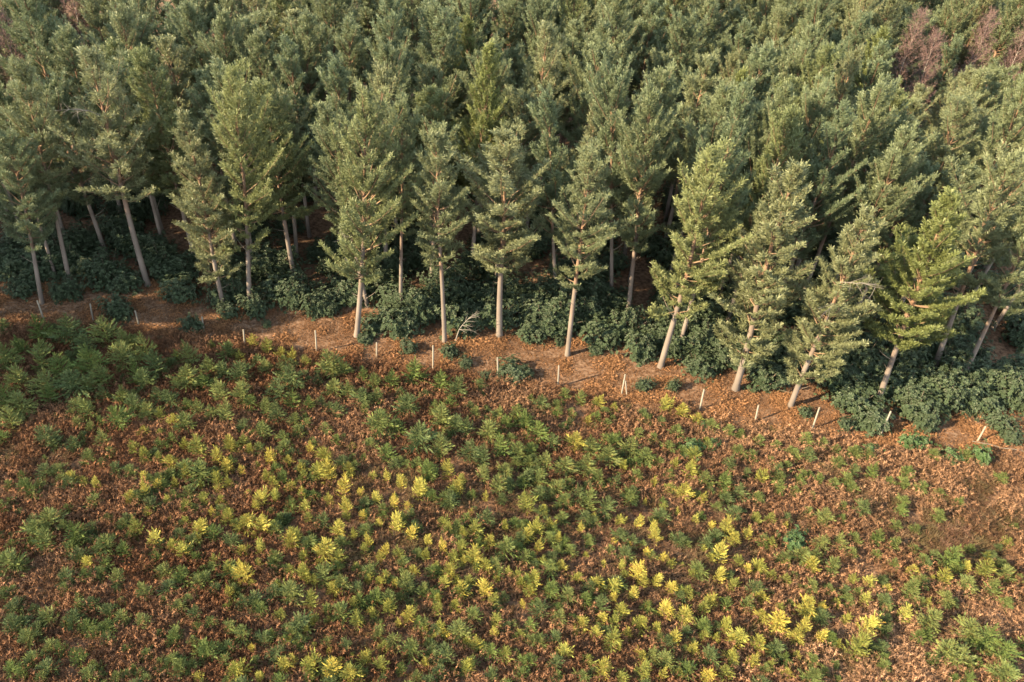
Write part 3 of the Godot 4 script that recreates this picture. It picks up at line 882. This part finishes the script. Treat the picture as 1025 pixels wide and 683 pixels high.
func build_saplings():
	var spruces := []
	for k in 5: spruces.append(make_sapling(50 + k, [0.55, 0.46, 0.6, 0.5, 0.42][k], [9, 10, 9, 9, 10][k], [8, 7, 9, 7, 8][k], [0.1, 0.0, 0.25, 0.05, -0.1][k], 0.62))
	var larches := []
	for k in 5: larches.append(make_sapling(70 + k, [0.5, 0.42, 0.55, 0.46, 0.4][k], [9, 9, 8, 9, 9][k], [8, 7, 8, 8, 7][k], [-0.2, -0.4, -0.1, 0.0, -0.3][k], 0.6))
	var meshes := {"green": [], "lime": [], "golden": []}
	for k in 4:
		for v in 3: meshes.green.append(tinted(spruces[(k + v) % 5], 5 + k * 3 + v, 0.2, M.green[k]))
	for k in 3:
		for v in 3: meshes.lime.append(tinted(larches[(k + v) % 5] if v else spruces[k], 25 + k * 3 + v, 0.2, M.lime[k]))
		for v in 3: meshes.golden.append(tinted(larches[(k + v) % 5], 45 + k * 3 + v, 0.18, M.golden[k]))
	var seed_bush := make_rhododendron(31, 1.4, 1.0, 210, Color(0.62, 1.0, 0.62))
	var info := {
		"green": ["spruce_sapling", "dark green spruce sapling standing", "sapling", "green spruce saplings"],
		"lime": ["lime_sapling", "yellowish green conifer sapling standing", "sapling", "lime saplings"],
		"golden": ["golden_sapling", "bright golden yellow conifer sapling standing", "sapling", "golden saplings"]}
	var greens := []
	var spots := []
	for tile in TILES:
		for listed in tile[1]:
			var a: Array = tile[1][listed]
			for k in range(0, a.size(), 3):
				var u: float = tile[0][0] + a[k] / 4.004
				var v: float = tile[0][1] + a[k + 1] / 4.004
				var px: float = a[k + 2] / 4.004
				spots.append(Vector2(u, v))
				var kind: String = listed
				if kind == "green" and px < 20.0 and u > 150.0 and u < 830.0 and v > 430.0 + absf(u - 480.0) * 0.1 and rng.randf() < 0.14: kind = "lime"
				var at := ground_at(u, v)
				var wide := px * metres_per_pixel(at) * 1.42 * rng.randf_range(0.88, 1.14)
				if px > 20.0: wide *= 0.86
				var tall := wide * (1.3 if kind == "golden" else (1.2 if px < 20.0 else 1.0))
				at = ground_at(u, v, tall * 0.42)
				if kind == "seedling":
					var o := plant_bush(seed_bush, at, wide / 1.4, rng.randf() * TAU, "rhododendron_seedling")
					tag(o, "low bright green rhododendron seedling pushing through orange bracken", "bush", "rhododendron seedlings in the bracken")
				elif kind == "green": greens.append([px, at, tall, wide])
				else: plant_sapling(info[kind], meshes[kind][rng.randi() % 9], at, tall, wide)
	# the yellow bands carry more small ones in the gaps between those read off the photograph
	var added := 0
	var tries := 0
	while added < 120 and tries < 20000:
		tries += 1
		var u := rng.randf_range(120, 900)
		var v := rng.randf_range(425, 690)
		var band := 0.0
		for b in [[300, 500, 150, 55], [380, 620, 150, 60], [620, 590, 120, 55], [720, 610, 120, 60], [500, 560, 120, 50]]:
			band = maxf(band, 1.3 - Vector2((u - b[0]) / b[2], (v - b[1]) / b[3]).length())
		if rng.randf() > band: continue
		var ok := true
		for q in spots:
			if q.distance_to(Vector2(u, v)) < 11.5: ok = false; break
		if not ok: continue
		spots.append(Vector2(u, v))
		added += 1
		var kind := "golden" if rng.randf() < 0.12 else "lime"
		var at := ground_at(u, v)
		var wide := rng.randf_range(8.0, 14.0) * metres_per_pixel(at) * 1.4
		plant_sapling(info[kind], meshes[kind][rng.randi() % 9], at, wide * 1.25, wide)
	greens.sort_custom(func(a, b): return a[0] > b[0])
	var xs := []
	var cs := []
	for k in greens.size():
		var g: Array = greens[k]
		if k < 300: plant_sapling(info.green, meshes.green[rng.randi() % 12], g[1], g[2], g[3])
		else:
			xs.append(Transform3D(Basis(Vector3.UP, rng.randf() * TAU).scaled(Vector3(g[3], g[2], g[3])), g[1]))
			cs.append(Color(1, 1, 1) * rng.randf_range(0.8, 1.1))
	# smaller ones scattered through the field
	while xs.size() < 880:
		var u := rng.randf_range(-60, 1085)
		var v := rng.randf_range(330, 720)
		if v < curve(TRACK_LOW, u) + 10: continue
		if patchy.get_noise_2d(u * 0.2, v * 0.3) < -0.12: continue
		if u > 700.0 and rng.randf() < 0.6: continue
		var p := ground_at(u, v)
		var s := rng.randf_range(0.5, 1.15)
		xs.append(Transform3D(Basis(Vector3.UP, rng.randf() * TAU).scaled(Vector3(s, s * 1.1, s)), p))
		cs.append(Color(1, 1, 1) * rng.randf_range(0.75, 1.15))
	for k in 3:
		var o := scatter(numbered("spruce_seedlings"), meshes.green[[2, 4, 9][k]], xs.slice(k * xs.size() / 3, (k + 1) * xs.size() / 3), cs.slice(k * xs.size() / 3, (k + 1) * xs.size() / 3), "")
		tag(o, "low dull green spruce seedlings scattered through the brown bracken", "seedlings", "spruce seedlings in the bracken", "stuff")

func plant_sapling(info: Array, mesh: Mesh, at: Vector3, tall: float, wide: float):
	var o := MeshInstance3D.new()
	o.name = numbered(info[0])
	o.mesh = mesh
	add_child(o)
	var b := Basis(Vector3(rng.randf_range(-1, 1), 0, rng.randf_range(-1, 1)).normalized(), rng.randf_range(0.0, 0.2)) * Basis(Vector3.UP, rng.randf() * TAU)
	o.transform = Transform3D(b.scaled_local(Vector3(wide, tall * rng.randf_range(0.85, 1.3), wide * rng.randf_range(0.85, 1.1))), at)
	var px := pixel_of(at)
	var where := "in brown bracken"
	if heath_at(px) > 0.4: where = "in dark heather"
	elif px.y < curve(TRACK_LOW, px.x) + 26.0: where = "close to the fence line"
	elif info[0] == "spruce_sapling" and px.x < 200 and px.y < 420: where = "in the dense shaded thicket by the track"
	elif pale_at(px) > 0.75: where = "in pale flattened bracken"
	var size := "large bushy" if wide > 1.75 else ("tiny" if wide < 0.9 else "middle-sized")
	tag(o, "%s %s %s" % [size, info[1], where], info[2], "%s %s %s" % [size, info[3], where])

func build_fence():
	for k in POSTS.size():
		var s: Array = POSTS[k]
		var at := ground_at(s[0], s[1])
		var h := 0.8
		while h < 2.6 and pixel_of(at + Vector3.UP * h).y > s[3]: h += 0.02
		var dx: float = (s[2] - pixel_of(at + Vector3.UP * h).x) * metres_per_pixel(at)
		var st := SurfaceTool.new()
		st.begin(Mesh.PRIMITIVE_TRIANGLES)
		var pts := PackedVector3Array()
		var c := []
		for q in 6:
			var t := q / 5.0
			pts.append(Vector3(dx * t, h * t - (0.25 if q == 0 else 0.0), 0))
			c.append(Color(1, 1, 1) * rng.randf_range(0.8, 1.1))
		tube(st, pts, PackedFloat32Array([0.062, 0.06, 0.06, 0.058, 0.057, 0.056]), 8, c)
		tube(st, PackedVector3Array([pts[5], pts[5] + Vector3.UP * 0.012]), PackedFloat32Array([0.056, 0.001]), 8, [Color(1, 0.97, 0.9)])
		st.set_material(M.post)
		var o := Node3D.new()
		o.name = numbered("fence_post")
		add_child(o)
		o.position = at
		child(o, "post", st.commit())
		if k == 10:
			var b := SurfaceTool.new()
			b.begin(Mesh.PRIMITIVE_TRIANGLES)
			tube(b, PackedVector3Array([Vector3(0.42, -0.15, 0.1), Vector3(dx + 0.1, h * 0.72, 0.02)]), PackedFloat32Array([0.05, 0.045]), 7, [Color(1, 1, 1)])
			b.set_material(M.post)
			child(o, "strut", b.commit())
			tag(o, "pale wooden fence post propped by a slanting strut", "post", "fence posts along the track")
		elif k < 5: tag(o, "short weathered fence post at the shaded end of the track", "post", "shaded fence posts")
		else: tag(o, "pale wooden fence post standing between bracken and brown track", "post", "fence posts along the track")

# a bare, bent stem with a few forked limbs, from the origin
func bare_wood(seed_: int, tall: float, thick: float, bend: Vector3) -> ArrayMesh:
	var r := RandomNumberGenerator.new()
	r.seed = seed_
	var st := SurfaceTool.new()
	st.begin(Mesh.PRIMITIVE_TRIANGLES)
	var pts := PackedVector3Array()
	var rad := PackedFloat32Array()
	for k in 9:
		var t := k / 8.0
		pts.append(Vector3(0, tall * (t - 0.25 * t * t), 0) + bend * t * t + Vector3(r.randf_range(-0.04, 0.04), 0, r.randf_range(-0.04, 0.04)) * tall * 0.4)
		rad.append(thick * (1.0 - t * 0.85))
	tube(st, pts, rad, 6, [Color(0.5, 0.46, 0.43), Color(0.43, 0.4, 0.37)])
	for b in 9:
		var k := 3 + b % 5
		var d := (bend.normalized() * r.randf_range(0.2, 0.9) + Vector3(r.randf_range(-1, 1), r.randf_range(0.0, 0.9), r.randf_range(-1, 1))).normalized()
		var L := tall * r.randf_range(0.15, 0.38)
		var e := pts[k] + d * L
		tube(st, PackedVector3Array([pts[k], pts[k].lerp(e, 0.5) + Vector3.UP * L * 0.08, e]), PackedFloat32Array([thick * 0.4, thick * 0.28, thick * 0.1]), 4, [Color(0.46, 0.42, 0.4)])
		for q in 3:
			var m := pts[k].lerp(e, r.randf_range(0.4, 0.95))
			tube(st, PackedVector3Array([m, m + (d + Vector3(r.randf_range(-1, 1), r.randf_range(-0.3, 0.8), r.randf_range(-1, 1))).normalized() * L * 0.45]), PackedFloat32Array([thick * 0.16, thick * 0.07]), 3, [Color(0.42, 0.38, 0.36)])
	st.set_material(M.bark)
	return st.commit()

func build_dead_wood():
	var s := child(self, "dead_sapling", bare_wood(301, 3.6, 0.06, Vector3(1.6, 0, -0.3)))
	s.position = ground_at(456, 343)
	tag(s, "bare pale bent birch sapling against the rhododendrons beside the narrow pointed pine", "tree")
	# dry snags in the crown of the leaning pine and pale limbs in the loose one, each part of its tree
	for a in [[18, 4.0, 11.0, 303, Vector3(1.6, 0, 0.6)], [18, 3.2, 9.4, 304, Vector3(-1.2, 0, 0.9)], [3, 3.6, 12.4, 306, Vector3(-1.6, 0.3, 0.8)], [6, 2.8, 7.6, 307, Vector3(-1.5, -0.2, 0.9)]]:
		var pine: Node3D = get_node("pine_tree" if a[0] == 0 else "pine_tree_%03d" % a[0])
		var o := child(pine, "dead_limb", bare_wood(a[3], a[1] * 0.85, 0.036, a[4]))
		var t := pine.transform.affine_inverse() * Transform3D(Basis(Vector3(1, 0, 0), 0.8), pine.transform * Vector3(0, a[2], 0))
		o.transform = t
		o.set_meta("label", "bare grey dead limb sticking out of the crown")
	var pole := SurfaceTool.new()
	pole.begin(Mesh.PRIMITIVE_TRIANGLES)
	var p0 := ground_at(972, 444)
	var p1 := ground_at(1040, 458)
	var pts := PackedVector3Array()
	for k in 8: pts.append((p1 - p0) * (k / 7.0) + Vector3(0, 0.22 + 0.05 * sin(k * 1.7), 0.06 * sin(k * 2.3)))
	tube(pole, pts, PackedFloat32Array([0.03, 0.03, 0.03, 0.03, 0.028, 0.026, 0.024, 0.02]), 7, [Color(0.6, 0.58, 0.58)])
	pole.set_material(M.post)
	var o := child(self, "fallen_pole", pole.commit())
	o.position = p0
	tag(o, "long grey pole lying in orange bracken beyond the last fence post", "pole")
	var st := child(self, "fallen_stick", bare_wood(309, 2.6, 0.035, Vector3(0.5, 0, 0)))
	st.transform = Transform3D(Basis(Vector3(0, 0, 1), -1.32), ground_at(56, 296) + Vector3.UP * 0.25)
	tag(st, "thin bare stick fallen across a low rhododendron by the shaded track", "stick")

func build_ground_cover():
	var bracken := []
	for k in 5: bracken.append(make_bracken(200 + k, 62, 1.55, 0.8))
	for k in 2: bracken.append(make_bracken(220 + k, 95, 0.5, 0.85))
	var heap := make_bracken(230, 26, 0.9, 0.4)
	var grass := [make_grass(240, 17, 0.36), make_grass(241, 17, 0.42)]
	var litter := [make_litter(250), make_litter(251)]
	var bx := [[], [], [], [], [], [], []]
	var bc := [[], [], [], [], [], [], []]
	var gx := [[], []]
	var gc := [[], []]
	var lx := [[], []]
	var lc := [[], []]
	var tries := 0
	while tries < 17000:
		tries += 1
		var p := Vector3(rng.randf_range(-62, 66), 0, rng.randf_range(-60, -14))
		p.y = height(p.x, p.z)
		var px := pixel_of(p)
		if px.x < -70 or px.x > 1095 or px.y > 740: continue
		var low := curve(TRACK_LOW, px.x) + 2.0 + patchy.get_noise_2d(px.x * 0.8, 3.0) * 5.0
		if px.y < low: continue
		var heath := heath_at(px) + patchy.get_noise_2d(p.x * 2.0, p.z * 2.0) * 0.45
		var bs := Basis(Vector3.UP, rng.randf() * TAU)
		if rng.randf() < heath:
			var k := rng.randi() % 2
			gx[k].append(Transform3D(bs.scaled(Vector3.ONE * rng.randf_range(0.7, 1.25)), p))
			gc[k].append((Color(0.12, 0.076, 0.054).lerp(Color(0.085, 0.072, 0.036), rng.randf())) * rng.randf_range(0.8, 1.3))
			continue
		if heath > 0.35 and rng.randf() < 0.4: continue
		if patchy.get_noise_2d(p.x * 7.0, p.z * 7.0) < -0.1 and rng.randf() < 0.75: continue
		var pale := pale_at(px) + patchy.get_noise_2d(p.x * 1.3 + 50.0, p.z * 1.3) * 0.5
		var c := Color(0.13, 0.061, 0.034).lerp(Color(0.27, 0.16, 0.1), clampf(pale, 0.0, 1.0)) * rng.randf_range(0.7, 1.25)
		var k := rng.randi() % 5
		if pale > 0.75 and rng.randf() < 0.5: k = 5 + rng.randi() % 2
		bx[k].append(Transform3D((bs * Basis(Vector3.RIGHT, rng.randf_range(-0.2, 0.2))).scaled(Vector3.ONE * rng.randf_range(0.75, 1.3)), p + Vector3.UP * rng.randf_range(-0.03, 0.08)))
		bc[k].append(c)
	for k in 7: tag(scatter(numbered("bracken"), bracken[k], bx[k], bc[k], ""), "dead brown curled bracken fronds covering the plantation floor", "bracken", "dead bracken of the plantation", "stuff")
	for k in 2: tag(scatter(numbered("dead_grass"), grass[k], gx[k], gc[k], ""), "dark brown wiry grass and heather between the golden saplings", "grass", "wiry grass of the plantation", "stuff")
	# the track: flakes of litter everywhere, heaps of orange bracken here and there
	var tx := []
	var tc := []
	for q in 11000:
		var u := rng.randf_range(-60, 1085)
		var f := rng.randf()
		var v := lerpf(curve(TRACK_LOW, u) + 3.0, curve(TRACK_HIGH, u) - 12.0, f)
		var p := ground_at(u, v)
		var clump := patchy.get_noise_2d(p.x * 3.0, p.z * 3.0 + 40.0)
		var bs := Basis(Vector3.UP, rng.randf() * TAU)
		if q < 4800:
			if clump < -0.1 and rng.randf() < 0.6: continue
			var k := q % 2
			lx[k].append(Transform3D(bs, p + Vector3.UP * 0.03))
			lc[k].append(Color(0.20, 0.105, 0.056).lerp(Color(0.105, 0.06, 0.038), rng.randf()) * rng.randf_range(0.75, 1.3))
		elif clump > 0.13 + 0.2 * f or (f < 0.12 and clump > -0.1):
			tx.append(Transform3D(bs.scaled(Vector3.ONE * rng.randf_range(0.5, 0.9)), p + Vector3.UP * 0.02))
			tc.append(Color(0.36, 0.185, 0.092).lerp(Color(0.27, 0.145, 0.08), rng.randf()) * rng.randf_range(0.75, 1.2))
	for k in 2: tag(scatter(numbered("leaf_litter"), litter[k], lx[k], lc[k], ""), "loose brown leaf litter lying on the earth track", "litter", "leaf litter on the track", "stuff")
	tag(scatter("orange_bracken", heap, tx, tc, ""), "bright orange dead bracken in heaps along the earth track", "bracken", "", "stuff")

# where the photograph shows heather and wiry grass instead of bracken
func heath_at(px: Vector2) -> float:
	var h := 0.12
	for s in [[400, 520, 70, 50, 0.75], [640, 560, 120, 60, 0.8], [520, 500, 60, 50, 0.5], [480, 590, 90, 40, 0.5], [960, 545, 70, 45, 0.7], [30, 480, 60, 35, 0.6], [330, 640, 90, 40, 0.45], [700, 640, 90, 40, 0.4], [790, 650, 60, 30, 0.4]]:
		var d := Vector2((px.x - s[0]) / s[2], (px.y - s[1]) / s[3]).length()
		h = maxf(h, s[4] * clampf(1.6 - d, 0.0, 1.0))
	return h

func pale_at(px: Vector2) -> float:
	var h := 0.25 + 0.35 * clampf((px.x - 250.0) / 600.0, 0.0, 1.0)
	for s in [[910, 480, 150, 60, 0.85], [900, 650, 130, 45, 1.1], [820, 440, 200, 25, 0.75], [600, 410, 160, 18, 0.6], [350, 470, 60, 40, 0.55]]:
		var d := Vector2((px.x - s[0]) / s[2], (px.y - s[1]) / s[3]).length()
		h = maxf(h, s[4] * clampf(1.6 - d, 0.0, 1.0))
	return h
